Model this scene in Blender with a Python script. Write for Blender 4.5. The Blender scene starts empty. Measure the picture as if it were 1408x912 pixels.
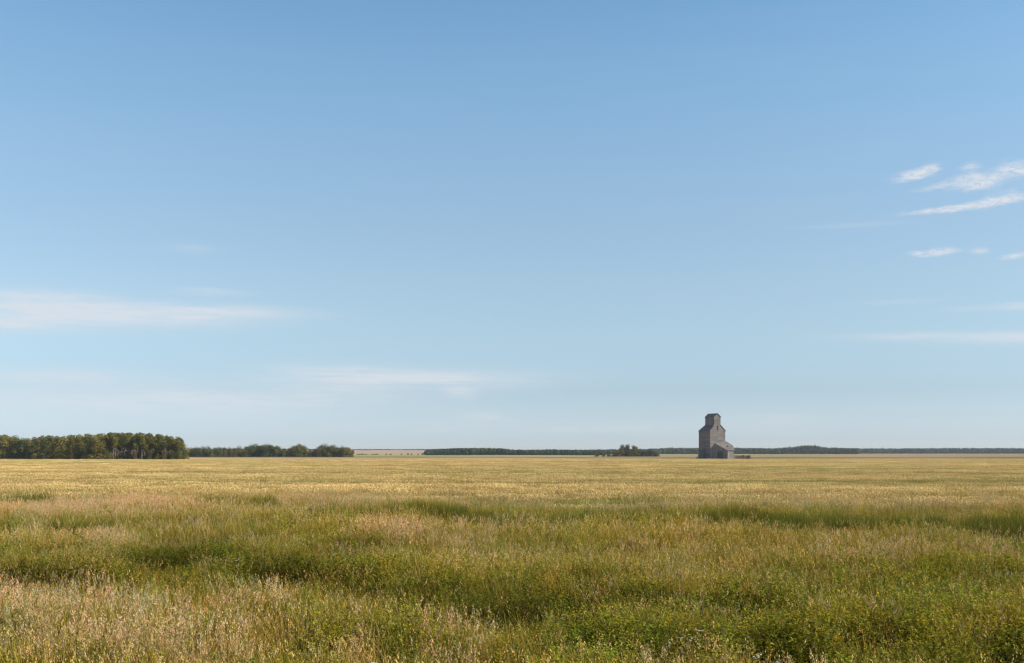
import bpy, math, random
import numpy as np
R = math.radians
random.seed(7); rng = np.random.default_rng(7)
sc = bpy.context.scene
COL = sc.collection

# ------------------------------------------------------------------ camera
CAMH, F, HOR = 3.3, 1510.0, 622.0          # eye height, focal length and horizon row (1408x912 frame)
cam = bpy.data.cameras.new('camera'); camo = bpy.data.objects.new('camera', cam); COL.objects.link(camo)
cam.sensor_width = 36.0; cam.lens = 36.0*F/1408
camo.location = (0, 0, CAMH); camo.rotation_euler = (R(90), 0, 0)
cam.shift_y = (HOR-456)/1408; cam.clip_start = 0.1; cam.clip_end = 30000
sc.camera = camo

# ------------------------------------------------------------------ light
SUN_EL, SUN_AZ = 36.0, 101.0                 # azimuth clockwise from +Y (the viewing direction)
sv = (math.cos(R(SUN_EL))*math.sin(R(SUN_AZ)), math.cos(R(SUN_EL))*math.cos(R(SUN_AZ)), math.sin(R(SUN_EL)))
sun = bpy.data.lights.new('sun', 'SUN'); suno = bpy.data.objects.new('sun', sun); COL.objects.link(suno)
sun.energy = 5.0; sun.angle = R(0.5); sun.color = (1.0, 0.88, 0.72)
from mathutils import Vector, noise as mnoise
suno.rotation_euler = Vector(sv).to_track_quat('Z', 'Y').to_euler(); suno.location = (40, -10, 60)

sc.view_settings.view_transform = 'Standard'; sc.view_settings.look = 'None'
sc.view_settings.gamma = 1.0; sc.view_settings.exposure = 0.55; sc.view_settings.use_curve_mapping = False
sc.cycles.use_denoising = True
sc.cycles.max_bounces = 6; sc.cycles.diffuse_bounces = 3; sc.cycles.transmission_bounces = 3
sc.cycles.volume_bounces = 0; sc.cycles.transparent_max_bounces = 4; sc.cycles.glossy_bounces = 1
sc.cycles.use_fast_gi = False
sc.cycles.filter_width = 1.3

SKY_STR = 0.105
world = bpy.data.worlds.new('World'); sc.world = world; world.use_nodes = True
nt = world.node_tree; N = nt.nodes; L = nt.links; N.clear()
def nd(t, **k):
    n = N.new(t)
    for a, b in k.items(): setattr(n, a, b)
    return n
def m(op, a, b=None, c=None, clamp=False):
    n = N.new('ShaderNodeMath'); n.operation = op; n.use_clamp = clamp
    for i, v in enumerate((a, b, c)):
        if v is None: continue
        if isinstance(v, (int, float)): n.inputs[i].default_value = v
        else: L.new(v, n.inputs[i])
    return n.outputs[0]
sky = nd('ShaderNodeTexSky', sky_type='NISHITA', sun_disc=False)
sky.sun_elevation = R(SUN_EL); sky.sun_rotation = R(SUN_AZ)
sky.altitude = 300; sky.air_density = 1.0; sky.dust_density = 0.6; sky.ozone_density = 1.4
tc = nd('ShaderNodeTexCoord'); sep = nd('ShaderNodeSeparateXYZ'); L.new(tc.outputs['Generated'], sep.inputs[0])
X, Y, Z = sep.outputs
az = m('ARCTAN2', X, Y); el = m('ARCSINE', Z)
# gentle colour balance of the sky by elevation
ramp = nd('ShaderNodeValToRGB'); L.new(m('MULTIPLY', el, 1.0, clamp=True), ramp.inputs[0])
SKYBAL = [(0.0, (0.7817, 0.9071, 1.1966)), (0.0065, (0.743, 0.8781, 1.1869)), (0.0125, (0.6514, 0.7961, 1.1676)), (0.0545, (0.6369, 0.7141, 0.8974)), (0.105, (0.8, 0.84, 0.88)), (0.1535, (0.927, 0.931, 0.907)), (0.202, (0.9755, 0.9985, 0.9605)), (0.249, (1.0264, 1.0841, 1.0264)), (0.295, (1.0063, 1.1374, 1.0913)), (0.34, (0.9853, 1.1685, 1.1406)), (0.3835, (0.8945, 1.1432, 1.1505)), (0.55, (0.7524, 0.9927, 1.045)), (1.0, (0.5747, 0.7524, 0.836))]
ramp.color_ramp.elements[0].position = SKYBAL[0][0]; ramp.color_ramp.elements[0].color = (*SKYBAL[0][1], 1)
ramp.color_ramp.elements[1].position = SKYBAL[-1][0]; ramp.color_ramp.elements[1].color = (*SKYBAL[-1][1], 1)
for p, c in SKYBAL[1:-1]:
    e = ramp.color_ramp.elements.new(p); e.color = (*c, 1)
mul = nd('ShaderNodeMix', data_type='RGBA', blend_type='MULTIPLY'); mul.inputs[0].default_value = 1
L.new(sky.outputs[0], mul.inputs['A']); L.new(ramp.outputs[0], mul.inputs['B'])
# thin streaky clouds fixed in the sky by azimuth and elevation
def cnoise(sx, sy, detail, off, dist=0.0):
    c = nd('ShaderNodeCombineXYZ')
    L.new(m('MULTIPLY', az, sx), c.inputs[0]); L.new(m('MULTIPLY', el, sy), c.inputs[1]); c.inputs[2].default_value = off
    n = nd('ShaderNodeTexNoise'); n.inputs['Scale'].default_value = 1.0; n.inputs['Detail'].default_value = detail
    n.inputs['Roughness'].default_value = 0.6; n.inputs['Distortion'].default_value = dist
    L.new(c.outputs[0], n.inputs['Vector']); return n.outputs[0]
def cloud_sum(blobs):
    tot = None
    for (cx, cy, rx, ry, amp, tilt) in blobs:
        a0 = math.atan((cx-704)/F); e0 = math.atan((HOR-cy)/F*math.cos(a0))
        da = m('SUBTRACT', az, a0); de = m('SUBTRACT', el, e0)
        de = m('SUBTRACT', de, m('MULTIPLY', da, tilt))
        q = m('ADD', m('POWER', m('ABSOLUTE', m('MULTIPLY', da, F/rx)), 2.0), m('POWER', m('ABSOLUTE', m('MULTIPLY', de, F/ry)), 2.0))
        g = m('MULTIPLY', m('EXPONENT', m('MULTIPLY', q, -1.0)), amp)
        tot = g if tot is None else m('ADD', tot, g)
    return tot
streaks = [(60,428,150,20,1.0,0.0),(200,432,150,14,1.0,0.0),(330,428,80,7,.8,0.0),(290,401,50,5,.55,0.0),(50,404,70,6,.6,0.0),
           (265,342,32,6,.35,0.0),(20,445,60,10,.8,0.05),
           (480,520,110,18,.75,0.0),(640,519,110,11,.75,0.0),(632,538,22,9,.8,-.1),(560,528,160,14,.4,0.0),
           (120,550,260,22,.8,0.0),(350,552,150,14,.75,0.0),(90,517,130,10,.7,0.0),(450,508,60,8,.5,0),(700,590,500,14,.4,0),(665,572,36,5,.55,-.05),(1060,575,70,7,.35,0),
           (1310,462,110,5.5,.95,-.02),(1400,466,70,6,.8,0),(1240,415,45,3,.4,0),(1405,421,25,5,.7,0),(1350,424,50,4,.35,0),(1170,310,60,3,.25,0)]
puffs = [(1248,244,22,6,1.0,.12),(1270,236,20,7,1.05,.12),(1284,231,9,4,.5,.1),(1334,229,14,5,1.0,.0),(1341,253,30,8,1.15,.04),(1357,250,14,6,.5,.0),(1393,232,22,9,1.05,.05),(1410,236,14,12,.5,0),(1284,258,24,4.5,.95,.1),
         (1330,242,20,4,.7,.05),(1382,262,20,3,.4,.1),(1262,292,34,3.5,.9,.04),(1310,287,30,4,.8,.05),(1350,280,36,5,.95,.08),(1392,273,30,6,1.05,.08),(1262,350,24,3.5,.65,0),(1288,346,24,5,1.05,.02),(1316,346,12,3,.4,.02),(1348,346,13,4.5,1.0,0),(1384,354,15,3,.7,.0),(1402,350,14,4,.8,.1)]
n1 = m('ADD', m('MULTIPLY', cnoise(14, 110, 6, 3.1, .3), .6), m('MULTIPLY', cnoise(24, 420, 5, 5.1, .2), .4)); puffs = [(a, b, c*1.1, d*1.25, e, f) for a, b, c, d, e, f in puffs]
n2 = cnoise(70, 190, 6, 7.7, .6)
s1 = cloud_sum(streaks)
a1 = m('MULTIPLY', s1, m('ADD', m('MULTIPLY', n1, 2.6), -0.62, clamp=True), clamp=True)
s2 = cloud_sum(puffs)
a2 = m('MULTIPLY', m('SUBTRACT', m('ADD', s2, m('MULTIPLY', m('SUBTRACT', n2, .5), 2.0)), .26), .85, clamp=True)
a2 = m('MULTIPLY', a2, m('MINIMUM', s2, 1.0))
a2 = m('MULTIPLY', a2, m('ADD', m('MULTIPLY', cnoise(150, 480, 5, 11.3, .8), 3.2), -.75, clamp=True))
haze_n = m('MULTIPLY', m('SUBTRACT', cnoise(5, 40, 4, 1.3, .2), .5, clamp=True), .10)   # faint unevenness of the blue
front = m('GREATER_THAN', Y, 0.0)
a_all = m('MULTIPLY', m('ADD', m('ADD', m('MULTIPLY', a1, .78), m('MULTIPLY', a2, .92)), haze_n, clamp=True), 1.0)
CLOUD = (4.7, 4.95, 5.3, 1)
mx = nd('ShaderNodeMix', data_type='RGBA'); L.new(a_all, mx.inputs[0]); L.new(mul.outputs['Result'], mx.inputs['A']); mx.inputs['B'].default_value = CLOUD
bg = nd('ShaderNodeBackground'); bg.inputs[1].default_value = SKY_STR; L.new(mx.outputs['Result'], bg.inputs[0])
out = nd('ShaderNodeOutputWorld'); L.new(bg.outputs[0], out.inputs[0])

# ------------------------------------------------------------------ helpers
def tag(o, label=None, cat=None, group=None, kind=None):
    for k, v in (('label', label), ('category', cat), ('group', group), ('kind', kind)):
        if v: o[k] = v
    return o
def empty(name, loc, rz=0.0):
    o = bpy.data.objects.new(name, None); COL.objects.link(o); o.location = loc; o.rotation_euler = (0,0,rz)
    o.empty_display_size = 0.5; return o
def mesh_np(name, V, faces_flat, sizes, mat=None, col=None, smooth=False):
    me = bpy.data.meshes.new(name)
    V = np.asarray(V, np.float32); faces_flat = np.asarray(faces_flat, np.int32); sizes = np.asarray(sizes, np.int32)
    me.vertices.add(len(V)); me.vertices.foreach_set('co', V.ravel())
    me.loops.add(len(faces_flat)); me.loops.foreach_set('vertex_index', faces_flat)
    me.polygons.add(len(sizes))
    me.polygons.foreach_set('loop_start', np.concatenate(([0], np.cumsum(sizes)[:-1])).astype(np.int32))
    me.update(calc_edges=True)
    if col is not None:
        at = me.attributes.new('col', 'FLOAT_COLOR', 'POINT')
        c = np.ones((len(V), 4), np.float32); c[:, :3] = col; at.data.foreach_set('color', c.ravel())
    if smooth: me.polygons.foreach_set('use_smooth', np.ones(len(sizes), bool))
    if mat: me.materials.append(mat)
    me.validate(); return me
class MB:
    """collects convex pieces into one mesh"""
    def __init__(s): s.v = []; s.f = []
    def poly(s, pts): b = len(s.v); s.v += [tuple(p) for p in pts]; s.f.append(tuple(range(b, b+len(pts))))
    def prism(s, pts, off):
        n = len(pts); b = len(s.v); s.v += [tuple(p) for p in pts] + [tuple(p[i]+off[i] for i in range(3)) for p in pts]
        s.f.append(tuple(range(b, b+n))); s.f.append(tuple(range(b+2*n-1, b+n-1, -1)))
        for i in range(n): j = (i+1) % n; s.f.append((b+i, b+n+i, b+n+j, b+j))
    def box(s, lo, hi):
        x0,y0,z0 = lo; x1,y1,z1 = hi
        s.prism([(x0,y0,z0),(x1,y0,z0),(x1,y1,z0),(x0,y1,z0)], (0,0,z1-z0))
    def tube(s, p0, p1, r0, r1, n=7):
        p0 = Vector(p0); p1 = Vector(p1); d = (p1-p0).normalized(); a = d.orthogonal().normalized(); c = d.cross(a)
        b = len(s.v)
        for p, r in ((p0, r0), (p1, r1)):
            for i in range(n):
                t = 2*math.pi*i/n; s.v.append(tuple(p + a*math.cos(t)*r + c*math.sin(t)*r))
        for i in range(n): j = (i+1) % n; s.f.append((b+i, b+j, b+n+j, b+n+i))
        s.f.append(tuple(range(b+2*n-1, b+n-1, -1)))
    def build(s, name, mat, parent=None, link=True):
        import bmesh
        me = bpy.data.meshes.new(name); me.from_pydata(s.v, [], s.f)
        bm = bmesh.new(); bm.from_mesh(me); bmesh.ops.recalc_face_normals(bm, faces=bm.faces); bm.to_mesh(me); bm.free()
        me.materials.append(mat)
        o = bpy.data.objects.new(name, me)
        if link: COL.objects.link(o)
        if parent: o.parent = parent
        return o
def hash2(ix, iy, seed):
    h = np.sin(ix*127.1 + iy*311.7 + seed*74.7)*43758.5453
    return h - np.floor(h)
def vnoise(x, y, seed=0):
    ix = np.floor(x); iy = np.floor(y); fx = x-ix; fy = y-iy
    fx = fx*fx*(3-2*fx); fy = fy*fy*(3-2*fy)
    a = hash2(ix,iy,seed); b = hash2(ix+1,iy,seed); c = hash2(ix,iy+1,seed); d = hash2(ix+1,iy+1,seed)
    return (a*(1-fx)+b*fx)*(1-fy) + (c*(1-fx)+d*fx)*fy
def fbm(x, y, seed=0, o=4):
    s = 0; a = .5; t = 0
    for i in range(o): s = s + a*vnoise(x*2**i+i*17.3, y*2**i-i*9.1, seed+i); t += a; a *= .55
    return s/t
def sst(a, b, x):
    t = np.clip((x-a)/(b-a), 0, 1); return t*t*(3-2*t)
def gx(px, d): return (px-704)/F*d
def gd(py, h=0.0): return (CAMH-h)*F/(py-HOR)

# ------------------------------------------------------------------ materials
def newmat(name):
    ma = bpy.data.materials.new(name); ma.use_nodes = True; t = ma.node_tree; t.nodes.clear(); return ma, t
def leaf_mat(name, base=None, trans=.35, inst=True, rough_var=.25, nscale=3.0, rnd=.0):
    """thin leaves and blades: diffuse with light passing through"""
    ma, t = newmat(name); n = t.nodes; l = t.links
    if base is None:
        a = n.new('ShaderNodeAttribute'); a.attribute_name = 'col'; c = a.outputs['Color']
    else:
        g = n.new('ShaderNodeRGB'); g.outputs[0].default_value = (*base, 1); c = g.outputs[0]
    def mulc(c, d, f=1.0):
        x = n.new('ShaderNodeMix'); x.data_type = 'RGBA'; x.blend_type = 'MULTIPLY'; x.inputs[0].default_value = f
        l.new(c, x.inputs['A']); l.new(d, x.inputs['B']); return x.outputs['Result']
    if inst:
        b = n.new('ShaderNodeAttribute'); b.attribute_type = 'INSTANCER'; b.attribute_name = 'tint'; c = mulc(c, b.outputs['Color'])
    if rough_var:
        ge = n.new('ShaderNodeNewGeometry'); no = n.new('ShaderNodeTexNoise'); no.inputs['Scale'].default_value = nscale; no.inputs['Detail'].default_value = 3
        l.new(ge.outputs['Position'], no.inputs['Vector'])
        mr = n.new('ShaderNodeMapRange'); mr.inputs[1].default_value = .3; mr.inputs[2].default_value = .7; mr.inputs[3].default_value = 1-rough_var; mr.inputs[4].default_value = 1+rough_var
        l.new(no.outputs[0], mr.inputs[0]); c = mulc(c, mr.outputs[0])
    if rnd:
        oi = n.new('ShaderNodeObjectInfo'); mr = n.new('ShaderNodeMapRange'); mr.inputs[3].default_value = 1-rnd; mr.inputs[4].default_value = 1+rnd
        l.new(oi.outputs['Random'], mr.inputs[0]); c = mulc(c, mr.outputs[0])
    d = n.new('ShaderNodeBsdfDiffuse'); tr = n.new('ShaderNodeBsdfTranslucent'); l.new(c, d.inputs[0]); l.new(c, tr.inputs[0])
    ms = n.new('ShaderNodeMixShader'); ms.inputs[0].default_value = trans; l.new(d.outputs[0], ms.inputs[1]); l.new(tr.outputs[0], ms.inputs[2])
    o = n.new('ShaderNodeOutputMaterial'); l.new(ms.outputs[0], o.inputs[0]); return ma
def wood_mat(name, base, dark=.55, board=.2, vertical=False, rough=.9, streak=.5):
    """weathered boards: joints, per-board tone and streaks along the grain"""
    ma, t = newmat(name); n = t.nodes; l = t.links
    co = n.new('ShaderNodeTexCoord'); se = n.new('ShaderNodeSeparateXYZ'); l.new(co.outputs['Object'], se.inputs[0])
    ad = n.new('ShaderNodeMath'); ad.operation = 'ADD'; l.new(se.outputs[0], ad.inputs[0]); l.new(se.outputs[1], ad.inputs[1])
    cb = n.new('ShaderNodeCombineXYZ')
    if vertical: l.new(se.outputs[2], cb.inputs[0]); l.new(ad.outputs[0], cb.inputs[1])
    else: l.new(ad.outputs[0], cb.inputs[0]); l.new(se.outputs[2], cb.inputs[1])
    br = n.new('ShaderNodeTexBrick'); br.inputs['Scale'].default_value = 1; br.inputs['Brick Width'].default_value = 3.1 if not vertical else 4.5
    br.inputs['Row Height'].default_value = board; br.inputs['Mortar Size'].default_value = board*.06; br.inputs['Bias'].default_value = 0.1
    br.inputs['Color1'].default_value = (*[c*1.18 for c in base], 1); br.inputs['Color2'].default_value = (*[c*.72 for c in base], 1)
    br.inputs['Mortar'].default_value = (*[c*dark*.4 for c in base], 1); l.new(cb.outputs[0], br.inputs['Vector'])
    mp = n.new('ShaderNodeMapping'); mp.inputs['Scale'].default_value = (1.4, 1.4, .14); l.new(co.outputs['Object'], mp.inputs[0])
    no = n.new('ShaderNodeTexNoise'); no.inputs['Scale'].default_value = 1.6; no.inputs['Detail'].default_value = 6; l.new(mp.outputs[0], no.inputs['Vector'])
    mr = n.new('ShaderNodeMapRange'); mr.inputs[1].default_value = .35; mr.inputs[2].default_value = .68; mr.inputs[3].default_value = 1-streak; mr.inputs[4].default_value = 1+streak*.35
    l.new(no.outputs[0], mr.inputs[0])
    x = n.new('ShaderNodeMix'); x.data_type = 'RGBA'; x.blend_type = 'MULTIPLY'; x.inputs[0].default_value = 1; l.new(br.outputs[0], x.inputs['A']); l.new(mr.outputs[0], x.inputs['B'])
    p = n.new('ShaderNodeBsdfPrincipled'); p.inputs['Roughness'].default_value = rough; l.new(x.outputs['Result'], p.inputs['Base Color'])
    bu = n.new('ShaderNodeBump'); bu.inputs['Distance'].default_value = .03; bu.inputs['Strength'].default_value = .8; bu.invert = True
    l.new(br.outputs['Fac'], bu.inputs['Height']); l.new(bu.outputs[0], p.inputs['Normal'])
    o = n.new('ShaderNodeOutputMaterial'); l.new(p.outputs[0], o.inputs[0]); return ma
def plain_mat(name, base, rough=.9, var=.3, scale=3):
    ma, t = newmat(name); n = t.nodes; l = t.links
    co = n.new('ShaderNodeTexCoord'); no = n.new('ShaderNodeTexNoise'); no.inputs['Scale'].default_value = scale; no.inputs['Detail'].default_value = 5; l.new(co.outputs['Object'], no.inputs['Vector'])
    r = n.new('ShaderNodeValToRGB'); r.color_ramp.elements[0].position = .3; r.color_ramp.elements[1].position = .7
    r.color_ramp.elements[0].color = (*[c*(1-var) for c in base], 1); r.color_ramp.elements[1].color = (*[min(1, c*(1+var)) for c in base], 1); l.new(no.outputs[0], r.inputs[0])
    p = n.new('ShaderNodeBsdfPrincipled'); p.inputs['Roughness'].default_value = rough; l.new(r.outputs[0], p.inputs['Base Color'])
    o = n.new('ShaderNodeOutputMaterial'); l.new(p.outputs[0], o.inputs[0]); return ma

# ------------------------------------------------------------------ ground
def blob(px, py, B):
    s = 0
    for (cx, cy, rx, ry, a) in B: s = s + a*np.exp(-((px-cx)/rx)**2 - ((py-cy)/ry)**2)
    return s
HC = .45    # canopy height at which the vegetation patches of the field were surveyed
def survey(x, y):
    y = np.maximum(y, 4.0); return 704 + x/y*F, HOR + (CAMH-HC)*F/y
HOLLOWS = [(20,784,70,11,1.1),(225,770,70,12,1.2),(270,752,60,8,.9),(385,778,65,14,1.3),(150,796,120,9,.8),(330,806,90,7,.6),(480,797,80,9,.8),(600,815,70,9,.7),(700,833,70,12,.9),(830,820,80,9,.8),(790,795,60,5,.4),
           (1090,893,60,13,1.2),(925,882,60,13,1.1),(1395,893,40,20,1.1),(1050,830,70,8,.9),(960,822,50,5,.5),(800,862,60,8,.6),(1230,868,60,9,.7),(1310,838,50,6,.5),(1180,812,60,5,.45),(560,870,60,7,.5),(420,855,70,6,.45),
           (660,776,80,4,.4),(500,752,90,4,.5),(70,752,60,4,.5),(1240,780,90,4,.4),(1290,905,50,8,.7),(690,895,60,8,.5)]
def terrain(x, y):
    d = np.hypot(x, y)
    near = 1 - sst(70, 130, d)
    z = near*.7*(fbm(x/9+3, y/4.5+1, 5) - .5)
    px, py = survey(x, y)
    z = z - .30*near*np.clip(blob(px, py, HOLLOWS), 0, 1)*(y > 8)
    z = z + .10*(fbm(x/40, y/60, 9)-.5)*sst(60, 120, d)*(1-sst(350, 430, d))
    z = z + 11.5*sst(2700, 4300, y)
    return z
def zt(x, y): return float(terrain(np.array([float(x)]), np.array([float(y)]))[0])

def field_colour(x, y):
    """soil, stubble and far-field colours laid out in strips across the plain"""
    n = len(x); c = np.empty((n, 3)); d = np.maximum(y, 1.0)
    w = fbm(x/90, y/260, 21)-.5
    row = HOR + CAMH*F/np.maximum(d*(1+.25*w), 5)
    px = 704 + x/d*F
    keys = [(622.4,(.26,.205,.12)),(623.9,(.27,.21,.12)),(624.5,(.29,.235,.12)),(625.4,(.30,.25,.115)),(626.2,(.27,.235,.11)),(627.2,(.24,.225,.115)),(628.3,(.27,.23,.12)),(629.2,(.20,.135,.085)),(630.2,(.24,.165,.10)),(631,(.34,.25,.12)),(633,(.36,.265,.11)),(676,(.24,.17,.075)),(690,(.07,.055,.03)),(2000,(.06,.048,.026))]
    k = np.array([q[0] for q in keys]); 
    for i in range(3): c[:, i] = np.interp(row, k, [q[1][i] for q in keys])
    # green strip on the left half, brown fallow in the middle
    g = np.exp(-((row-627.6)/1.4)**2)*(1-sst(520, 760, px)); g = g[:, None]*.75
    c = c*(1-g) + np.array((.125,.145,.055))*g
    b = np.exp(-((row-629.6)/.7)**2)*sst(600, 820, px)*.7; b = b[:, None]
    c = c*(1-b) + np.array((.17,.095,.06))*b
    rt = np.exp(-((row-626.8)/2.2)**2)*sst(1050, 1200, px)*.8; rt = rt[:, None]
    c = c*(1-rt) + np.array((.37,.26,.14))*rt
    far = sst(2300, 2900, y)[:, None]; c = c*(1-far) + np.array((.29,.205,.125))*far
    # green and reddish cut strips
    st = fbm(x/300+5, np.log(d)*14, 33, 3)[:, None]
    c = c*(.80+.42*st)
    return c
ang = np.concatenate((np.linspace(-180, -40, 30), np.linspace(-38, 38, 230), np.linspace(40, 180, 30)[:-1]))
rad = np.concatenate(([.0], np.geomspace(3, 140, 170), np.geomspace(142, 1500, 240), np.geomspace(1510, 7000, 90)))
AA, RR = np.meshgrid(np.radians(ang), rad)
GX = (np.sin(AA)*RR).ravel(); GY = (np.cos(AA)*RR).ravel()
GZ = terrain(GX, GY)
na, nr = len(ang), len(rad)
ii, jj = np.meshgrid(np.arange(nr-1), np.arange(na), indexing='ij'); ii = ii.ravel(); jj = jj.ravel(); j2 = (jj+1) % na
quads = np.stack((ii*na+jj, ii*na+j2, (ii+1)*na+j2, (ii+1)*na+jj), 1)
gm, t = newmat('field_soil'); n_ = t.nodes; l_ = t.links
a_ = n_.new('ShaderNodeAttribute'); a_.attribute_name = 'col'
co_ = n_.new('ShaderNodeNewGeometry'); mp_ = n_.new('ShaderNodeMapping'); mp_.inputs['Scale'].default_value = (.02, .006, .02); l_.new(co_.outputs['Position'], mp_.inputs[0])
no_ = n_.new('ShaderNodeTexNoise'); no_.inputs['Scale'].default_value = 1; no_.inputs['Detail'].default_value = 8; no_.inputs['Roughness'].default_value = .6; l_.new(mp_.outputs[0], no_.inputs['Vector'])
mr_ = n_.new('ShaderNodeMapRange'); mr_.inputs[1].default_value = .3; mr_.inputs[2].default_value = .7; mr_.inputs[3].default_value = .8; mr_.inputs[4].default_value = 1.2; l_.new(no_.outputs[0], mr_.inputs[0])
x_ = n_.new('ShaderNodeMix'); x_.data_type = 'RGBA'; x_.blend_type = 'MULTIPLY'; x_.inputs[0].default_value = 1; l_.new(a_.outputs['Color'], x_.inputs['A']); l_.new(mr_.outputs[0], x_.inputs['B'])
d_ = n_.new('ShaderNodeBsdfDiffuse'); d_.inputs['Roughness'].default_value = 1; l_.new(x_.outputs['Result'], d_.inputs[0])
o_ = n_.new('ShaderNodeOutputMaterial'); l_.new(d_.outputs[0], o_.inputs[0])
gme = mesh_np('ground', np.stack((GX, GY, GZ), 1), quads.ravel(), np.full(len(quads), 4), gm, field_colour(GX, GY), True)
gro = bpy.data.objects.new('ground', gme); COL.objects.link(gro); tag(gro, kind='structure')

# ------------------------------------------------------------------ haze
hz = MB(); hz.box((-7200, -7200, -2.0), (7200, 7200, 32)); 
hm, t = newmat('haze_air'); pv = t.nodes.new('ShaderNodeVolumePrincipled'); pv.inputs['Density'].default_value = 0.00007
pv.inputs['Color'].default_value = (.72, .83, 1, 1); pv.inputs['Anisotropy'].default_value = .1
ho = t.nodes.new('ShaderNodeOutputMaterial'); t.links.new(pv.outputs[0], ho.inputs['Volume'])
hzo = hz.build('haze', hm); tag(hzo, kind='stuff')

# ------------------------------------------------------------------ grain elevator
W_siding = wood_mat('weathered_siding', (.182,.165,.160), board=.42, streak=.24)  # one siding colour on all tower and cupola walls
W_roof = wood_mat('weathered_shingles', (.18,.158,.15), board=.3)
W_ann = wood_mat('annexe_siding', (.235,.215,.207), board=.25, vertical=True, streak=.35)
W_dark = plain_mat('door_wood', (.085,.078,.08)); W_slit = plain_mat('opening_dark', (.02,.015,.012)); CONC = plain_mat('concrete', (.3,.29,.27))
ED = 527.0
el_root = empty('grain_elevator', (gx(976.3, ED), ED, 0), R(-64.7))
tag(el_root, 'tall weathered wooden grain elevator with cupola and low annexe beside the wheat field', 'grain elevator')
wu, wv = 9.3, 8.9
b = MB(); b.box((-wu-.1, -.1, -.6), (.1, wv+.1, .35)); b.build('foundation', CONC, el_root)
# tower walls with the gable end (flush with the cupola on the near side)
b = MB()
ze, zc, zk, zr = 13.65, 16.4, 20.3, 22.0
v0, v1, vc, u0 = 2.4, 6.13, 4.27, -7.4
b.v = [(-wu,0,.3),(0,0,.3),(0,wv,.3),(-wu,wv,.3),(-wu,0,ze),(0,0,ze),(0,wv,ze),(-wu,wv,ze),(0,v0,zc),(0,v1,zc)]
b.f = [(0,1,5,4),(1,2,6,9,8,5),(2,3,7,6),(3,0,4,7)]
b.build('tower_wall', W_siding, el_root)
def slab(name, quads_, thick, mat, parent):
    b = MB()
    for q in quads_:
        nrm = (Vector(q[1])-Vector(q[0])).cross(Vector(q[2])-Vector(q[0])).normalized()
        if nrm.z < 0: nrm = -nrm
        b.prism([tuple(Vector(p)+nrm*.01) for p in q], tuple(nrm*thick))
    return b.build(name, mat, parent)
slab('tower_roof', [[(-wu-.25,-.25,ze-.2),(.2,-.25,ze-.2),(.2,v0,zc+.02),(u0,v0,zc+.02)],
                    [(.2,wv+.25,ze-.2),(-wu-.25,wv+.25,ze-.2),(u0,v1,zc+.02),(.2,v1,zc+.02)],
                    [(-wu-.25,wv+.25,ze-.2),(-wu-.25,-.25,ze-.2),(u0,v0,zc+.02),(u0,v1,zc+.02)]], .12, W_roof, el_root)
b = MB()
b.v = [(u0,v0,zc-.4),(.004,v0,zc-.4),(.004,v1,zc-.4),(u0,v1,zc-.4),(u0,v0,zk),(.004,v0,zk),(.004,v1,zk),(u0,v1,zk),(.004,vc,zr-.05),(u0,vc,zr-.05)]
b.f = [(0,1,5,4),(1,2,6,8,5),(2,3,7,6),(3,0,4,9,7)]
cw = b.build('cupola', W_siding, el_root)
slab('cupola_roof', [[(u0-.2,v0-.22,zk-.15),(.25,v0-.22,zk-.15),(.25,vc,zr),(u0-.2,vc,zr)],[(.25,v1+.22,zk-.15),(u0-.2,v1+.22,zk-.15),(u0-.2,vc,zr),(.25,vc,zr)]], .1, W_roof, cw)
b = MB(); b.box((.006, vc-.3, 20.0-1.1), (.06, vc+.3, 20.0)); b.build('louvre', W_roof, cw)
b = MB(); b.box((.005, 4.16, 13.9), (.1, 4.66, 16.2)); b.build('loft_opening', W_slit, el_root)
b = MB(); b.box((-5.5, -.08, .3), (-3.7, -.005, 4.9)); dr = b.build('door', W_dark, el_root)
b = MB(); b.box((-5.65, -.1, .3), (-5.503, -.002, 5.05)); b.box((-3.697, -.1, .3), (-3.55, -.002, 5.05)); b.box((-5.503, -.1, 4.903), (-3.697, -.002, 5.05)); b.build('door_frame', W_roof, dr)
# driveway annexe: clipped plan, one long slope facing the sun
A=(4.0,-.12,7.47); E=(0.02,-.12,4.33); C=(14.1,-.12,4.12); C2=(14.1,3.43,4.12); D=(7.45,8.0,6.33); B=(0.02,8.9,8.8)
ann = empty('annexe', (0,0,0)); ann.parent = el_root
b = MB(); g = lambda p: (p[0], p[1], -.3)
for p, q in (((E,A,C), None),): b.poly([g(E), g(C), C, A, E])
b.poly([g(C), g(C2), C2, C]); b.poly([g(C2), g(D), D, C2]); b.poly([g(D), g(B), B, D])
b.build('annexe_wall', W_ann, ann)
def lift(p, k): return (p[0], p[1], p[2]+k)
b = MB(); b.prism([lift(A,.02), (14.4,-.35,4.05), (14.4,3.6,4.05), lift(D,.02), (0.02,8.85,8.81)], (0,0,.12)); b.prism([lift(E,.02), lift(A,.02), (.02,8.85,8.81)], (0,0,.1)); b.build('annexe_roof', W_roof, ann)
b = MB(); b.box((6.2,-.2,-.2), (10.2,-.125,3.7)); ad_ = b.build('driveway_door', W_dark, ann)
b = MB(); b.box((6.0,-.22,-.2), (6.197,-.122,3.9)); b.box((10.203,-.22,-.2), (10.4,-.122,3.9)); b.box((6.197,-.22,3.703), (10.203,-.122,3.9)); b.build('door_frame', W_roof, ad_)
b = MB(); b.prism([(9.0,3.2,5.86),(9.5,3.2,5.7),(9.5,3.7,5.7),(9.0,3.7,5.86)], (0,0,.7)); b.build('roof_vent', W_roof, ann)

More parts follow.
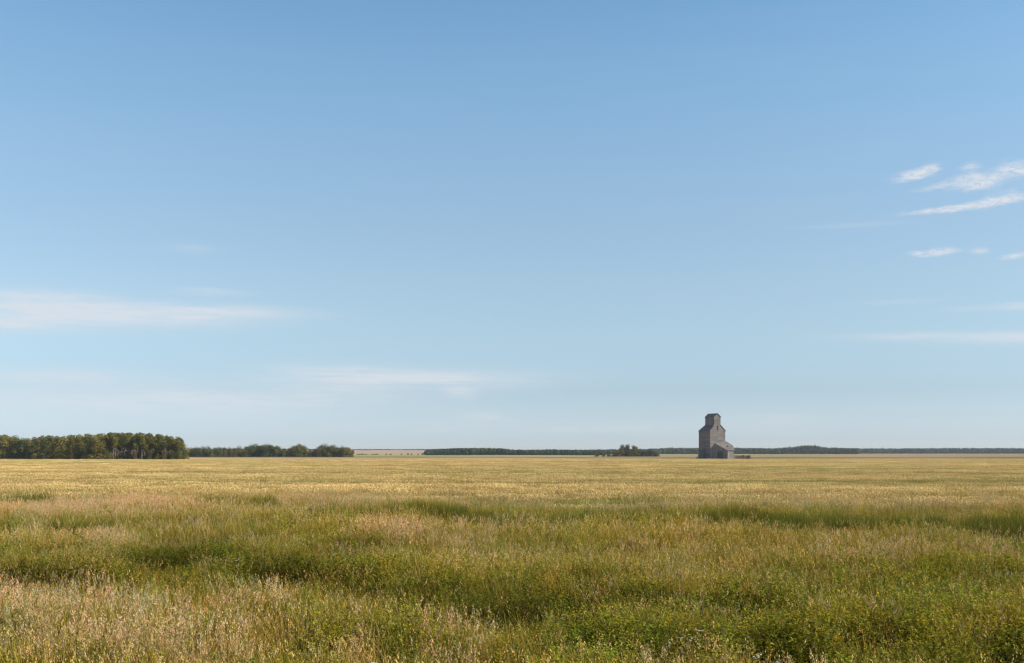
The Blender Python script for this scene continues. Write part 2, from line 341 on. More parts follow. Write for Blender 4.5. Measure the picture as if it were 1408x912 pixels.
# small things beside the elevator
d0 = 534.0
pn = empty('plank_pen', (gx(1008.6, d0), d0, 0)); tag(pn, 'low pale plank pen against the right side of the grain elevator annexe', 'pen')
b = MB()
for i in range(9): b.box((.02+i*.2, 0, -.1), (.2+i*.2, .05, 1.75+.12*random.random()))
b.build('planks', W_ann, pn)
b = MB()
for xx in (0.0, 1.75): b.box((xx, .055, -.2), (xx+.12, .175, 1.95))
for zz in (.5, 1.4): b.box((.13, .055, zz), (1.74, .11, zz+.12))
b.build('frame', W_ann, pn)
fn = empty('board_fence', (gx(1013.6, d0), d0, 0)); tag(fn, 'low dark brown board fence with gaps running right from the plank pen', 'fence')
FW = wood_mat('fence_boards', (.085,.065,.055), board=.2); 
for i in range(5):
    b = MB(); b.box((i*1.6-.07, 0, -.2), (i*1.6+.07, .14, 1.75)); b.build('post', FW, fn)
b = MB()
for i in range(4):
    for k, zz in enumerate((.12, .45, .78, 1.11, 1.42)):
        if i == 1 and k in (2,): continue
        b.box((i*1.6+.072, .02, zz), (i*1.6+1.528, .06, zz+.25))
b.build('boards', FW, fn)
b = MB(); b.box((1.8, -.03, .78), (3.0, .015, 1.02)); b.build('pale_board', W_ann, fn)['label'] = 'pale grey board nailed across the dark fence'
b = MB(); b.box((0,0,-.2), (.42,.06,2.2)); b.box((.05,.065,-.2), (.15,.2,2.1))
bo = b.build('upright_board', W_ann); bo.location = (gx(959.9, 538), 538, 0); tag(bo, 'pale upright board standing at the left edge of the grain elevator', 'board')

# ------------------------------------------------------------------ trees
def leafcloud(lobes, n, size, seed, base, flat=.0, lo=.0, hueshift=.12):
    """n leaf clumps of three crossed leaves spread through and over the lobes; returns verts, faces, colours"""
    r = np.random.default_rng(seed)
    lobes = np.array(lobes, float); vol = lobes[:,3]*lobes[:,4]*lobes[:,5]; p = vol**.67; p /= p.sum()
    k = r.choice(len(lobes), n, p=p); u = r.normal(size=(n,3)); u /= np.linalg.norm(u, axis=1)[:,None]
    rad = .62 + .42*r.random(n)**.6
    # ragged outline: radius wobbles with direction
    rad *= .86 + .3*vnoise(u[:,0]*3+k*3.1+5, u[:,2]*3+u[:,1]*2.3+9, seed)
    c = lobes[k,:3] + u*lobes[k,3:6]*rad[:,None]
    c[:,2] = np.maximum(c[:,2], lo)
    s = size*(.6+.8*r.random(n))
    nn_ = u*1.0 + np.array((0,0,.25)) + r.normal(size=(n,3))*.42; nn_ /= np.linalg.norm(nn_,axis=1)[:,None]
    a = np.cross(nn_, r.normal(size=(n,3))); a /= np.linalg.norm(a,axis=1)[:,None]; bb = np.cross(nn_, a)
    # leaves tend to lie outwards
    V = np.stack((c-a*s[:,None]*.6, c+bb*s[:,None]*.38, c+a*s[:,None]*.6, c-bb*s[:,None]*.38), 1).reshape(-1,3)
    cl = np.array(base)[None,:]*(.78+.44*hash2(k*1.0, k*2.0, seed))[:,None]*(.8+.4*r.random(n))[:,None]
    cl[:,0] *= 1+hueshift*(r.random(n)*2-1); cl = np.repeat(cl, 4, 0)
    return V, np.arange(4*n), np.full(n,4), cl
LEAF = leaf_mat('tree_leaves', None, .3, inst=False, rough_var=.22, nscale=.35, rnd=.22)
FAR = leaf_mat('far_leaves', None, .25, inst=False, rough_var=.3, nscale=.03)
BARK = plain_mat('bark', (.13,.105,.085))
def make_tree(seed, H=10.0, w=3.2, base_frac=.12, nl=12, n=1500, size=.5, base=(.075,.085,.022), trunk=True, name='tree'):
    """unit tree of height H; crown radius w; crown starts at base_frac*H"""
    r = random.Random(seed); lobes = []
    for i in range(nl):
        t = (i+.5)/nl; z = H*(base_frac + (1-base_frac)*(.12+.8*t)); prof = math.sin(math.pi*min(1, (.2+.64*t)**.9))**.6
        rr = w*prof*(.35+.5*r.random()); a = r.random()*6.28; s = w*(.34+.22*r.random())*(.75+.35*prof)
        lobes.append((math.cos(a)*rr*.8, math.sin(a)*rr*.8, z, s, s, s*(.8+.35*r.random())))
    if base_frac < .06:
        for i in range(5):
            a = i*1.26+r.random(); lobes.append((math.cos(a)*w*.5, math.sin(a)*w*.5, H*.13, w*.48, w*.48, H*.17))
    lobes.append((0,0,H*(base_frac+(1-base_frac)*.55), w*.62, w*.62, H*(1-base_frac)*.36))
    V, f, sz, cl = leafcloud(lobes, n, size, seed, base, lo=.1)
    me = mesh_np('crown', V, f, sz, LEAF, cl)
    b = MB(); x = y = 0; z = -.3; rt = .03*H*.75
    for k in range(4):
        x2 = x+r.uniform(-.2,.2); y2 = y+r.uniform(-.2,.2); z2 = z+H*.19
        b.tube((x,y,z), (x2,y2,z2), rt, rt*.78); x,y,z = x2,y2,z2; rt *= .78
        if k > 0:
            for q in range(2):
                a = r.random()*6.28; b.tube((x,y,z-.1), (x+math.cos(a)*w*.55, y+math.sin(a)*w*.55, z+H*.13), rt*.55, rt*.15, 5)
    tm = b.build('trunk', BARK, link=False).data
    return me, tm
def plant_tree(name, proto, x, y, h, wscale, label, cat, group, H=10.0, rz=None):
    root = empty(name, (x, y, zt(x, y)), random.random()*6.28 if rz is None else rz)
    s = h/H; root.scale = (s*wscale, s*wscale, s)
    tag(root, label, cat, group)
    c = bpy.data.objects.new('crown', proto[0]); COL.objects.link(c); c.parent = root
    if proto[1]: tk = bpy.data.objects.new('trunk', proto[1]); COL.objects.link(tk); tk.parent = root
    return root
full = [make_tree(s, base_frac=.04, w=2.9, n=2300, size=.42, nl=9, base=b_) for s, b_ in ((1,(.16,.148,.035)),(2,(.105,.118,.033)),(3,(.19,.168,.04)))]
tall = [make_tree(s, base_frac=.45, w=2.6, n=1500, size=.42, nl=8, base=b_) for s, b_ in ((11,(.145,.137,.036)),(12,(.17,.148,.04)),(13,(.11,.118,.035)))]
bush = [make_tree(s, base_frac=.0, w=5.2, n=1500, size=.62, nl=9, base=b_) for s, b_ in ((21,(.12,.115,.035)),(22,(.08,.095,.035)),(23,(.15,.12,.045)))]

# left grove: skyline read along its length: (column, top row, base row)
sky_l = [(-160,604),(-60,601),(0,598),(18,598),(27,604),(40,601),(60,599),(78,599),(100,598),(125,596.5),(150,595.5),(175,595.5),(200,597),(225,599),(243,601),(254,606)]
base_l = [(-160,631),(0,631),(60,631.5),(120,633.5),(254,633.2)]
def ip(tab, v): return float(np.interp(v, [a for a,_ in tab], [b for _,b in tab]))
GR = 'trees of the dense grove on the left'
k = 0; px = -150.0
while px < 253.5:
    base = ip(base_l, px); d = gd(base, 0)+random.uniform(0, 5); top = ip(sky_l, px)+random.uniform(0, 2.2)
    h = (HOR-top)/F*d + CAMH
    tallish = px > 145 and random.random() < .8
    pr = random.choice(tall if tallish else full)
    lab = 'tall bare-stemmed tree in the front row at the right half of the left grove' if tallish else 'rounded olive green tree, leafy to the ground, in the front row of the left grove'
    if px > 243: pr = full[0]
    plant_tree('tree', pr, gx(px, d), d, h*random.uniform(.92,1.0), random.uniform(.95,1.25), lab, 'tree', GR)
    px += random.uniform(7, 11.5); k += 1
for row_i, (dd, j) in enumerate(((9, 0), (18, 1), (28, 2), (40, 3))):
    px = -150.0+row_i*3
    while px < 247-row_i*3:
        base = ip(base_l, px); d = gd(base, 0)+dd+random.uniform(-3, 3); top = ip(sky_l, px)+random.uniform(-.6, 1.6)
        h = (HOR-top)/F*d + CAMH
        pr = random.choice(tall if px > 150 else full)
        plant_tree('tree', pr, gx(px, d), d, h, random.uniform(.85,1.1), 'tree deep inside the left grove, behind its front row', 'tree', GR)
        px += random.uniform(11, 16)
px = -140.0
while px < 248:
    base = ip(base_l, px); d = gd(base, 0)+random.uniform(3, 9)
    plant_tree('shrub', (random.choice(bush)[0], None), gx(px, d), d, random.uniform(2.0, 4.6) if px < 150 else random.uniform(2.0, 3.8), random.uniform(.9,1.4), 'dark undergrowth shrub beneath the trees of the left grove', 'shrub', 'undergrowth of the left grove'); px += random.uniform(6, 9)
px = 150.0
while px < 244:
    d = gd(ip(base_l, px))+random.uniform(36, 44)
    plant_tree('shrub', (random.choice(bush)[0], None), gx(px, d), d, random.uniform(3.6, 6.2), random.uniform(.8,1.1), 'dark shrub seen between the bare stems at the right half of the left grove', 'shrub', 'undergrowth of the left grove'); px += random.uniform(7, 11)
for px, hh, w_ in ((98,3.6,.8),(148,4.4,.7),(186,4.0,.7),(206,3.6,.8),(226,4.2,.8),(236,3.8,.8),(112,2.2,.9),(4,3.0,.9),(246,4.5,.75),(60,1.6,1.3),(52,1.6,1.3)):
    base = ip(base_l, px); d = gd(base, 0)-3
    plant_tree('shrub', (random.choice(bush)[0], None), gx(px, d), d, hh, w_*.62, 'low yellowish shrub at the foot of the left grove', 'shrub', 'shrubs under the left grove')

# second belt, columns 258-488
sky_2 = [(255,616),(275,615),(300,615.5),(335,615),(346,613),(358,611.5),(376,611.5),(384,616.5),(396,617),(401,612),(410,610.5),(418,613),(424,617.5),(434,617),(438,612.8),(455,613),(474,614.5),(487,618.5)]
for row_i in range(3):
    px = 257.0 + row_i*2
    while px < 486:
        d = gd(628.6)+row_i*14+random.uniform(0, 6); top = ip(sky_2, px)+(random.uniform(0, 4.0) if row_i == 0 else random.uniform(-.8, 1.6))
        h = (HOR-top)/F*d + CAMH
        pr = random.choice(full+bush+bush[:2]); bs = pr in bush
        if 398 < px < 421: lab = 'tree of the clump that stands highest in the middle of the long tree belt'
        elif px > 436: lab = 'tree in the tall rounded clump at the right end of the long tree belt'
        elif 344 < px < 380: lab = 'tree in the taller clump left of the middle of the long tree belt'
        else: lab = 'low bushy tree in the even stretches of the long tree belt right of the grove'
        plant_tree('tree', pr, gx(px, d), d, h, random.uniform(.9,1.25)*(.8 if bs else 1.4), lab, 'tree', 'trees of the low belt right of the grove')
        px += random.uniform(5, 8) if row_i == 0 else random.uniform(6, 9)

# clump in the middle distance, columns 815-905
MG = 'trees and shrubs of the small clump left of the elevator'
def mid(px, d, top, pr, ws, lab, cat='tree', name='tree'):
    h = (HOR-top)/F*d + CAMH; plant_tree(name, pr, gx(px, d), d, h, ws, lab, cat, MG)
dm = gd(628.0)
mid(855, dm+5, 611.2, full[1], 1.35, 'dark green tree just left of the highest top in the small clump')
mid(862, dm, 610.8, full[1], 1.4, 'tallest dark green rounded tree of the small clump left of the grain elevator')
mid(871, dm+3, 612.5, full[2], 1.35, 'yellowish thinner tree just right of the tallest tree in the small clump')
mid(874, dm+9, 613.5, full[0], 1.3, 'olive tree behind the yellowish tree in the small clump')
for px, top, pr, ws, lab in ((820,623,1,.8,'small dark round shrub alone at the far left of the small clump'),(838,620.5,1,.6,'dark shrub, second from the left in the small clump'),
        (845,619,0,.6,'green shrub at the left foot of the tallest tree'),(852,618.5,2,.9,'olive low shrub under the left tree of the small clump'),(866,619,0,.8,'low shrub at the foot of the tallest tree in the small clump'),
        (880,619,1,.6,'dark shrub right of the yellowish tree'),(886,618.5,0,.62,'green rounded shrub in the right half of the small clump'),(893,618,1,.6,'grey green shrub near the right end of the small clump'),
        (899,620,0,.7,'shrub second from the right end of the small clump'),(830,624,2,.9,'low brownish shrub between the lone left shrub and the small clump'),(904,622.5,0,.9,'rightmost low shrub of the small clump')):
    mid(px, dm-4+random.random()*6, top, (bush[pr][0], None), ws*2.0, lab, 'shrub', 'shrub')

# loose row of shrubs on the far field edge
for i, (px, w_, hh) in enumerate(((493,7,1.8),(498,6,2.2),(503,7,1.6),(513,8,1.7),(518,6,2.0),(531,3.2,2.3),(537,4.8,1.7),(552,2.6,2.2),(561,4.2,3.0),(566,3.8,2.2),(575,3.0,2.0),(581,4.5,3.4),(584,4,4))):
    d = 1420+random.uniform(-20, 20)
    plant_tree('shrub', (bush[i % 3][0], None), gx(px, d), d, hh*.75, w_/hh*1.1, 'small shrub in the loose row on the far field edge', 'shrub', 'shrubs in a loose row on the far field')
# shrubs by the fence
for px, d, hh, lab in ((1021,536,1.9,'dark bush growing behind the left part of the board fence'),(1029,536,1.8,'dark bush growing behind the right end of the board fence'),(958.2,532,1.1,'small rusty brown bush left of the grain elevator')):
    plant_tree('bush', (bush[1 if px > 1000 else 2][0], None), gx(px, d), d, hh, .85, lab, 'bush', None)

# far woods that read as one mass
def wood(name, sky_, d, depth, rows, step, base, n=110, size=1.5, seed=0, lab=None):
    r = np.random.default_rng(seed); VV = []; CC = []; tot = 0
    p0, p1 = sky_[0][0], sky_[-1][0]
    for q in range(rows):
        dd = d + depth*q/max(1, rows-1)
        px = p0 + r.random()*step
        while px < p1:
            top = ip(sky_, px) + (r.random()*1.6 if q == 0 else r.random()*.9-.3)
            h = (HOR-top)/F*dd + CAMH; x = gx(px, dd); g0 = zt(x, dd); h -= g0
            if h > 1:
                w_ = max(step/F*dd*.75, h*.28)
                lobes = [(0,0,h*.5,w_,w_,h*.5),(w_*.4*(r.random()-.5),0,h*.72,w_*.6,w_*.6,h*.26),(w_*.6,0,h*.35,w_*.6,w_*.6,h*.3),(-w_*.6,0,h*.4,w_*.6,w_*.6,h*.32)]
                b_ = np.array(base)*(.75+.5*r.random())
                V, _, _, cl = leafcloud(lobes, n, size, int(r.integers(1e6)), b_, lo=.2)
                V = V + np.array((x, dd, g0)); VV.append(V); CC.append(cl)
            px += step*(.7+.6*r.random())
    V = np.concatenate(VV); nn = len(V)//4
    me = mesh_np(name, V, np.arange(4*nn), np.full(nn, 4), FAR, np.concatenate(CC))
    o = bpy.data.objects.new(name, me); COL.objects.link(o); tag(o, lab, 'woodland', None, 'stuff'); return o
wood('woodland', [(586,619),(600,617.5),(620,616.5),(660,615.8),(690,616.5),(705,618.5),(740,618.5),(760,618),(800,619),(830,619.5)], 1245, 60, 4, 5, (.075,.092,.036), n=240, size=1.3, seed=1, lab='dark wood stretching across the middle of the horizon')
wood('woodland', [(770,619),(840,618),(900,617),(920,615.8),(1000,615.5),(1060,616.5),(1090,614.5),(1103,612.5),(1120,612.2),(1132,615),(1180,616.5)], 1900, 120, 4, 4.5, (.08,.098,.042), n=170, size=1.9, seed=2, lab='wood behind the grain elevator with a low hump to its right')
wood('woodland', [(1120,616.8),(1200,616.6),(1290,616.2),(1300,616),(1408,616),(1700,616)], 2500, 160, 4, 4, (.075,.093,.045), n=130, size=2.3, seed=3, lab='long low wood on the right horizon')
wood('woodland', [(-260,617.6),(250,617.6),(480,617.6),(540,617.9),(620,617.4)], 4400, 150, 3, 3, (.05,.06,.035), n=60, size=3, seed=4, lab='thin line of trees on the rise of the far left horizon')

# ------------------------------------------------------------------ field vegetation
def strip(pts, w0, w1, side):
    """ribbon along pts; returns verts and quads"""
    n = len(pts); V = []; 
    for i, p in enumerate(pts):
        t = i/(n-1); w = w0*(1-t)+w1*t; V.append(p - side*w*.5); V.append(p + side*w*.5)
    return V, [(2*i, 2*i+1, 2*i+3, 2*i+2) for i in range(n-1)]
class Tuft:
    def __init__(s): s.V = []; s.F = []; s.C = []
    def add(s, V, Fc, cols):
        b = len(s.V); s.V += [tuple(v) for v in V]; s.F += [tuple(i+b for i in f) for f in Fc]; s.C += cols
    def obj(s, name, mat):
        flat = [i for f in s.F for i in f]
        me = mesh_np(name, np.array(s.V), flat, [len(f) for f in s.F], mat, np.array(s.C)); return bpy.data.objects.new(name, me)
def jit(c, r, k=.2): q = 1+r.uniform(-k, k); return (c[0]*q*(1+r.uniform(-.06,.06)), c[1]*q, c[2]*q)
def lerp(a, b, t): return tuple(a[i]*(1-t)+b[i]*t for i in range(3))
def blade(T, r, base, h, lean, w, c0, c1, seg=3, az_=None):
    a = r.random()*6.283 if az_ is None else az_; dv = Vector((math.cos(a), math.sin(a), 0)); side = Vector((-math.sin(a+r.uniform(-.8,.8)), math.cos(a), 0)).normalized()
    pts = [base + Vector((0,0,h*(1-.25*lean*lean)*t)) + dv*(lean*h*t*t) for t in [i/seg for i in range(seg+1)]]
    V, Fc = strip(pts, w, w*.15, side); cols = []
    for i in range(seg+1): c = lerp(c0, c1, i/seg); cols += [c, c]
    T.add(V, Fc, cols); return pts
def panicle(T, r, pts, ln, rad, c, n=12):
    top = pts[-1]; d = (pts[-1]-pts[-2]).normalized()
    for i in range(n):
        t = (i+.5)/n; p = top + d*(ln*(t-.15)); a = r.random()*6.283; rr = rad*(math.sin(math.pi*min(.98, .15+t*.85)))
        o = Vector((math.cos(a), math.sin(a), 0))*rr; q = p + o + Vector((0,0,-rr*.5)); s = ln*.12
        u = Vector((r.gauss(0,.5), r.gauss(0,.5), 1.1)).normalized(); v = u.cross(Vector((r.gauss(0,1), r.gauss(0,1), .1))).normalized()
        T.add([q-u*s, q+v*s*.35, q+u*s, q-v*s*.35], [(0,1,2,3)], [jit(c, r, .2)]*4)
def rnd_disk(r, R_): a = r.random()*6.283; q = R_*math.sqrt(r.random()); return Vector((math.cos(a)*q, math.sin(a)*q, 0))
VEG = leaf_mat('meadow_plants', None, .22, inst=True, rough_var=0)
def hidden(name, objs):
    c = bpy.data.collections.new(name)
    for o in objs: c.objects.link(o)
    return c
def tan_tuft(seed):
    r = random.Random(seed); T = Tuft()
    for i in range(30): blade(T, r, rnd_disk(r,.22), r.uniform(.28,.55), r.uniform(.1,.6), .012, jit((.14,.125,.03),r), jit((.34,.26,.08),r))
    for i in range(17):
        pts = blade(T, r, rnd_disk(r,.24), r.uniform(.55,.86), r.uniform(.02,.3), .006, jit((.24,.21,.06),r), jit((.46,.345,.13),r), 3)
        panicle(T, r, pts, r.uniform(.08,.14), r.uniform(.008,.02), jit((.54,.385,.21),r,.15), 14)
    return T.obj('dry_tuft', VEG)
def green_tuft(seed, c=(.20,.185,.028)):
    r = random.Random(seed); T = Tuft()
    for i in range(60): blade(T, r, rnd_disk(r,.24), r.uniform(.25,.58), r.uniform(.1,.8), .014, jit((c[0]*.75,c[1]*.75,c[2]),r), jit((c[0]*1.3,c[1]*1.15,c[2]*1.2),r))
    for i in range(3):
        pts = blade(T, r, rnd_disk(r,.2), r.uniform(.5,.7), r.uniform(.05,.35), .006, jit((.2,.2,.07),r), jit((.34,.28,.08),r))
        panicle(T, r, pts, .12, .02, jit((.42,.32,.12),r), 8)
    return T.obj('green_tuft', VEG)
def weed(seed, c=(.20,.225,.024), H=.62):
    r = random.Random(seed); T = Tuft()
    for i in range(15):
        h = H*r.uniform(.55,1.05); pts = blade(T, r, rnd_disk(r,.15), h, r.uniform(.1,.7), .006, (.12,.13,.04), (.14,.17,.04), 4)
        cc = jit(c, r, .25)
        for j in range(40):
            t = r.uniform(.2, 1.02); q = min(3.999, t*4); k = int(q) if q < 4 else 3; k = min(k, 3); p = pts[k].lerp(pts[k+1], min(1, q-k))
            u = Vector((r.gauss(0,1), r.gauss(0,1), r.uniform(-.2,.9))).normalized(); v = u.cross(Vector((0,0,1))).normalized(); s = r.uniform(.018,.04)
            v = (v + Vector((0,0,r.uniform(-.5,.5)))).normalized()
            T.add([p, p+u*s*.55+v*s*.3, p+u*s*1.15, p+u*s*.55-v*s*.3], [(0,1,2,3)], [jit(cc, r, .18)]*4)
    return T.obj('leafy_weed', VEG)
def reed(seed):
    r = random.Random(seed); T = Tuft()
    for i in range(85): blade(T, r, rnd_disk(r,.3), r.uniform(.5,.95), r.uniform(.05,.45), .016, jit((.035,.042,.012),r), jit((.165,.165,.026),r), 3)  # blade colour fades to near-black below: shade low in the band is painted in
    return T.obj('reed_tuft', VEG)
def flower(seed):
    r = random.Random(seed); T = Tuft()
    for i in range(6):
        pts = blade(T, r, rnd_disk(r,.12), r.uniform(.5,.85), r.uniform(.05,.3), .005, (.12,.14,.04), (.2,.2,.08), 3)
        for j in range(6):
            p = pts[-1]+Vector((r.gauss(0,.018), r.gauss(0,.018), r.gauss(0,.012))); a = r.random()*6.28; u = Vector((math.cos(a), math.sin(a), r.uniform(-.2,.5)))*.014; v = Vector((-math.sin(a), math.cos(a), .3))*.01
            T.add([p-u, p-v, p+u, p+v], [(0,1,2,3)], [jit((.50,.48,.38), r, .12)]*4)
    return T.obj('white_flower', VEG)
def wheat_patch(seed, S=3.0, n=520):
    r = random.Random(seed); T = Tuft()
    for i in range(n):
        b0 = Vector((r.uniform(-S/2,S/2), r.uniform(-S/2,S/2), 0)); a = r.gauss(.4,.9); h = r.uniform(.5,.72)
        dv = Vector((math.cos(a), math.sin(a), 0)); side = Vector((r.gauss(0,1), r.gauss(0,1), 0)).normalized()
        pts = [b0, b0+Vector((0,0,h*.6))+dv*.03, b0+Vector((0,0,h))+dv*.13]
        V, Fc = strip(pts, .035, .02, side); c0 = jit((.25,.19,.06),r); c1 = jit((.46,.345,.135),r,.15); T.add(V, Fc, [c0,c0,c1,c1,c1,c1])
        p = pts[-1]; q = p + dv*.09 + Vector((0,0,r.uniform(-.02,.06))); s2 = side*.022; c2 = jit((.56,.425,.19),r,.15)
        T.add([p-s2, (p+q)/2+s2*1.6, q, (p+q)/2-s2*1.6], [(0,1,2,3)], [c2]*4)
    return T.obj('wheat_patch', VEG)
def scatter(name, src, P, rot, scl, tint, idx, label, cat):
    me = bpy.data.meshes.new(name); me.vertices.add(len(P)); me.vertices.foreach_set('co', np.asarray(P, np.float32).ravel())
    for nm, ty, arr, key in (('rotv','FLOAT_VECTOR',rot,'vector'),('sclv','FLOAT_VECTOR',scl,'vector'),('idx','INT',idx,'value')):
        at = me.attributes.new(nm, ty, 'POINT'); at.data.foreach_set(key, np.asarray(arr, np.int32 if ty == 'INT' else np.float32).ravel())
    at = me.attributes.new('tint', 'FLOAT_COLOR', 'POINT'); c = np.ones((len(P),4), np.float32); c[:,:3] = tint; at.data.foreach_set('color', c.ravel())
    me.update(); o = bpy.data.objects.new(name, me); COL.objects.link(o)
    g = bpy.data.node_groups.new(name, 'GeometryNodeTree'); g.interface.new_socket('Geometry', in_out='INPUT', socket_type='NodeSocketGeometry'); g.interface.new_socket('Geometry', in_out='OUTPUT', socket_type='NodeSocketGeometry')
    gi = g.nodes.new('NodeGroupInput'); go = g.nodes.new('NodeGroupOutput'); ci = g.nodes.new('GeometryNodeCollectionInfo'); ip_ = g.nodes.new('GeometryNodeInstanceOnPoints')
    ci.inputs['Collection'].default_value = src; ci.inputs['Separate Children'].default_value = True; ci.inputs['Reset Children'].default_value = True
    def na_(nm, ty): a = g.nodes.new('GeometryNodeInputNamedAttribute'); a.data_type = ty; a.inputs[0].default_value = nm; return a.outputs[0]
    g.links.new(gi.outputs[0], ip_.inputs['Points']); g.links.new(ci.outputs[0], ip_.inputs['Instance']); ip_.inputs['Pick Instance'].default_value = True
    g.links.new(na_('idx','INT'), ip_.inputs['Instance Index']); g.links.new(na_('rotv','FLOAT_VECTOR'), ip_.inputs['Rotation']); g.links.new(na_('sclv','FLOAT_VECTOR'), ip_.inputs['Scale'])
    g.links.new(ip_.outputs[0], go.inputs[0]); md = o.modifiers.new('scatter', 'NODES'); md.node_group = g
    me.materials.append(VEG); tag(o, label, cat, None, 'stuff'); return o

# where each kind grows
TAN = [(60,708,220,22,1.1),(190,745,180,16,1.0),(330,725,120,8,.5),(500,690,120,6,.7),(190,697,100,7,.8),(450,702,100,6,.85),(620,744,115,14,1.15),(900,695,560,5,.75),(1200,697,260,6,.75),
       (110,875,250,55,1.15),(420,892,200,32,.7),(40,822,85,28,.9),(650,890,130,34,.5),(1000,832,150,12,.3),(1270,752,160,16,.5),(880,762,120,12,.4),(1200,775,90,13,.55),
       (740,768,380,5,.45),(480,815,130,12,.4),(1120,860,30,16,.5),(330,838,200,14,.35),(1390,770,60,14,.5),(560,850,160,16,.3)]
WEED = [(1000,872,300,46,.9),(1260,850,210,55,1.0),(300,772,130,20,.85),(420,792,120,20,.85),(700,812,260,30,.5),(1320,800,150,36,.8),(450,738,150,10,.5),(150,802,150,14,.6),(1000,745,400,12,.35),(560,880,200,30,.3),(230,715,150,7,.4)]
DARK = HOLLOWS + [(320,698,62,4.5,1.3),(15,689,60,4.5,1.2),(385,665,60,2.6,1.2),(470,713,60,3.5,.9),(110,722,70,3,.7),(120,760,50,4,.5),(540,768,80,5,.4)]
def band(px, py):
    c = np.interp(px, [500,560,700,900,1050,1200,1408,1600], [704,707,711,713,719,722,733,742]); w = np.interp(px, [480,560,640,900,1300,1408], [1,2.4,3.4,3.4,4.8,5])
    a = sst(470, 590, px)*(1-.45*np.exp(-((px-1310)/35)**2)); return a*np.exp(-((py-c)/w)**4)
def kinds(x, y):
    px, py = survey(x, y); n1 = fbm(x/5, y/5, 1)-.5; n2 = fbm(x/1.6, y/1.6, 2)-.5; n0 = fbm(x/16, y/12, 3)-.5
    edge = 685 + .006*px + n0*14 + n1*8
    wheat = 1-sst(edge-9, edge+14, py)
    trans = np.exp(-((py-694)/13)**2)
    tan = blob(px, py, TAN) + .9*n1 + .9*n2 - .08 + .2*trans
    wd = blob(px, py, WEED) + .9*n0 + .7*n1
    dk = np.clip(blob(px, py, DARK), 0, 1.3)
    bd = band(px, py+n1*4)
    return px, py, wheat, tan, wd, dk, bd, n0, n1, n2
def place(dmin, dmax, dens, half, seed):
    r = np.random.default_rng(seed); A = half*(dmax**2-dmin**2); n = int(A*dens)
    d = np.sqrt(dmin**2 + r.random(n)*(dmax**2-dmin**2)); s = (r.random(n)*2-1)*half; return s*d + (r.random(n)-.5)*9, d
P = [place(9.5, 36, 16, .58, 1), place(36, 75, 9, .53, 2), place(75, 150, 5, .52, 3)]
x = np.concatenate([p[0] for p in P]); y = np.concatenate([p[1] for p in P])
px, py, wheat, tan, wd, dk, bd, n0, n1, n2 = kinds(x, y)
z = terrain(x, y); r = np.random.default_rng(99); u = r.random(len(x)); u2 = r.random(len(x)); N_ = len(x)
keep = u > wheat*.97
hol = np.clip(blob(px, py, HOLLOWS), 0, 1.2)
is_reed = (bd*(1.3+1.2*n1) > u2) | ((dk-hol > .45) & (u2 < .5))
ptan = np.clip(.62*(tan-.33), .02, .8)*(1-.93*np.clip(dk*1.2, 0, 1))
q = r.random(N_)
is_tan = ~is_reed & (q < ptan)
pw = np.clip(.18+.42*wd+.8*hol, .02, .75)
is_weed = ~is_reed & ~is_tan & (r.random(N_) < pw)
is_green = ~is_reed & ~is_tan & ~is_weed
hs = .72 + .5*r.random(N_) + 1.3*n1 + .8*n2 + .3*(r.random(N_) < .06); hs = np.clip(hs, .45, 1.7)
front_ = np.clip(band(px, py-13) + blob(px, py-20, HOLLOWS), 0, 1)*(1-np.clip(bd, 0, 1)); hs = hs*(1-.5*front_)*(1-is_reed*.25)+is_reed*.25
def attrs(msk, nsrc, hmul, tbase, tv):
    n = msk.sum(); rr = np.random.default_rng(int(n))
    rot = np.stack((rr.normal(0,.10,n), rr.normal(0,.10,n), rr.random(n)*6.283), 1)
    s = hs[msk]*hmul; scl = np.stack((s*1.1, s*1.1, s), 1)
    t = np.array(tbase)[None,:]*(1+tv*(rr.random((n,1))-.5)*2)*np.stack((1+.5*n1[msk]+.12*rr.normal(size=n), np.ones(n)+.15*n1[msk], np.ones(n)), 1)
    if nsrc in (5, 6): t = t*(1-(.72 if nsrc == 6 else .62)*np.clip(hol[msk],0,1))[:,None]; scl = scl*(1+.28*np.clip(hol[msk],0,1))[:,None]  # plants in hollows get a darker tint, shade put into their colour
    return np.stack((x[msk], y[msk], z[msk]-.03), 1), rot, scl, np.clip(t, .2, 2), rr.integers(0, nsrc, n)
def put(name, src, msk, hmul, tb, tv, label, cat):
    m_ = msk & keep; Pp, ro, sl, ti, ix = attrs(m_, len(src.objects), hmul, tb, tv); return scatter(name, src, Pp, ro, sl, ti, ix, label, cat)
cT = hidden('dry_tufts', [tan_tuft(i) for i in range(5)])
cG = hidden('green_tufts', [green_tuft(i) for i in range(4)] + [green_tuft(9, (.27,.215,.04))])
cW = hidden('weeds', [weed(i) for i in range(4)] + [weed(7, (.14,.16,.035)), weed(8, (.25,.25,.024))])
cR = hidden('reeds', [reed(i) for i in range(3)])
cF = hidden('flowers', [flower(i) for i in range(2)])
cWh = hidden('wheat', [wheat_patch(i) for i in range(4)])
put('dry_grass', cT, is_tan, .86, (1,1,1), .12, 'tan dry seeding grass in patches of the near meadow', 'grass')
put('green_grass', cG, is_green, 1.1, (1.14,1.08,.96), .15, 'short green grass between the dry patches', 'grass')
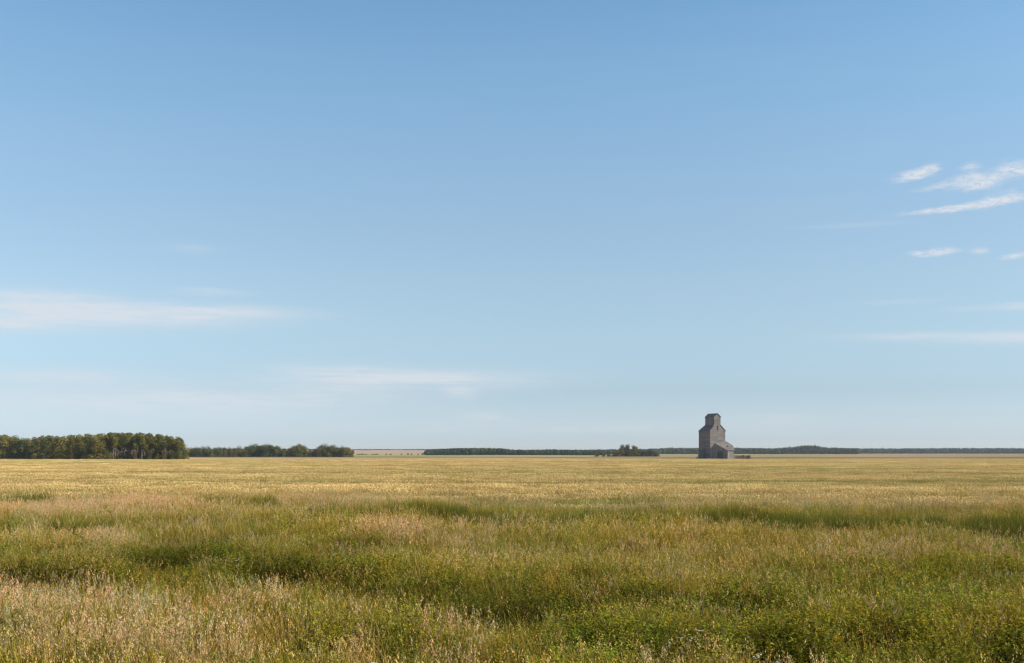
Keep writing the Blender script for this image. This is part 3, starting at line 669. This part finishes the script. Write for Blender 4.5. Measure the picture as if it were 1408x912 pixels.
put('leafy_weeds', cW, is_weed, 1.05, (1.1,1.03,.95), .15, 'bright green leafy weeds in the near meadow', 'weeds')
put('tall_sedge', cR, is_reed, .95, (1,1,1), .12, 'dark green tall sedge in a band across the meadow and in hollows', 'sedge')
fl = (r.random(N_) < .0013*(1+1*(px > 850)))
put('white_flowers', cF, fl, 1.0, (1,1,1), .1, 'sparse whitish flower heads among the grass', 'wildflowers')

# ripe wheat: patches in rows up to the track before the elevator
r = np.random.default_rng(5)
xs, ys = [], []
yy = 58.0
while yy < 452:
    half = .52*yy+8; st = 2.6 if yy < 200 else 2.9
    xx = np.arange(-half, half, st) + r.random()*st; xs.append(xx + r.normal(0,.25,len(xx))); ys.append(np.full(len(xx), yy) + r.normal(0,.25,len(xx))); yy += st
x = np.concatenate(xs); y = np.concatenate(ys); px, py, wheat, *_ = kinds(x, y)
end = np.interp(704+x/y*F, [-300,0,60,120,260,700,1700], [438,438,436,424,424,452,452])
mk = (wheat > .35+.3*r.random(len(x))) & (y < end); x = x[mk]; y = y[mk]; n = len(x)
s1_ = fbm(x/60, y/9, 41); s2_ = fbm(x/14, y/5, 42); s3_ = fbm(x/200, y/40, 43)
hz_ = .86 + .25*(s2_-.5) + .25*(s1_-.5) + .06*r.normal(size=n)
lod = sst(.60, .72, s1_)*.0
tv = 1 + .55*(s1_-.5) + .35*(s2_-.5) + .3*(s3_-.5); gr = sst(.56, .7, fbm(x/45+9, y/10, 44))
nr_ = sst(643, 668, HOR+CAMH*F/y)
tv = tv*1.12*(1-.03*nr_); gr = np.clip(gr + .08*nr_ + .4*sst(.55,.66,fbm(x/30, y/6, 48)), 0, 1.3)
ti = np.stack((tv*1.03*(1-.22*gr), tv*(1-.10*gr), tv*(1-.25*gr)), 1)
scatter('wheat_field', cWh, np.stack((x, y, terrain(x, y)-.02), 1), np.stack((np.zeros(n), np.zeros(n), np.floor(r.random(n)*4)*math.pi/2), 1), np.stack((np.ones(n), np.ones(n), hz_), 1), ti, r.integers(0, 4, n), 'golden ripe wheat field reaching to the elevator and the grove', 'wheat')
print('instances', N_, n)
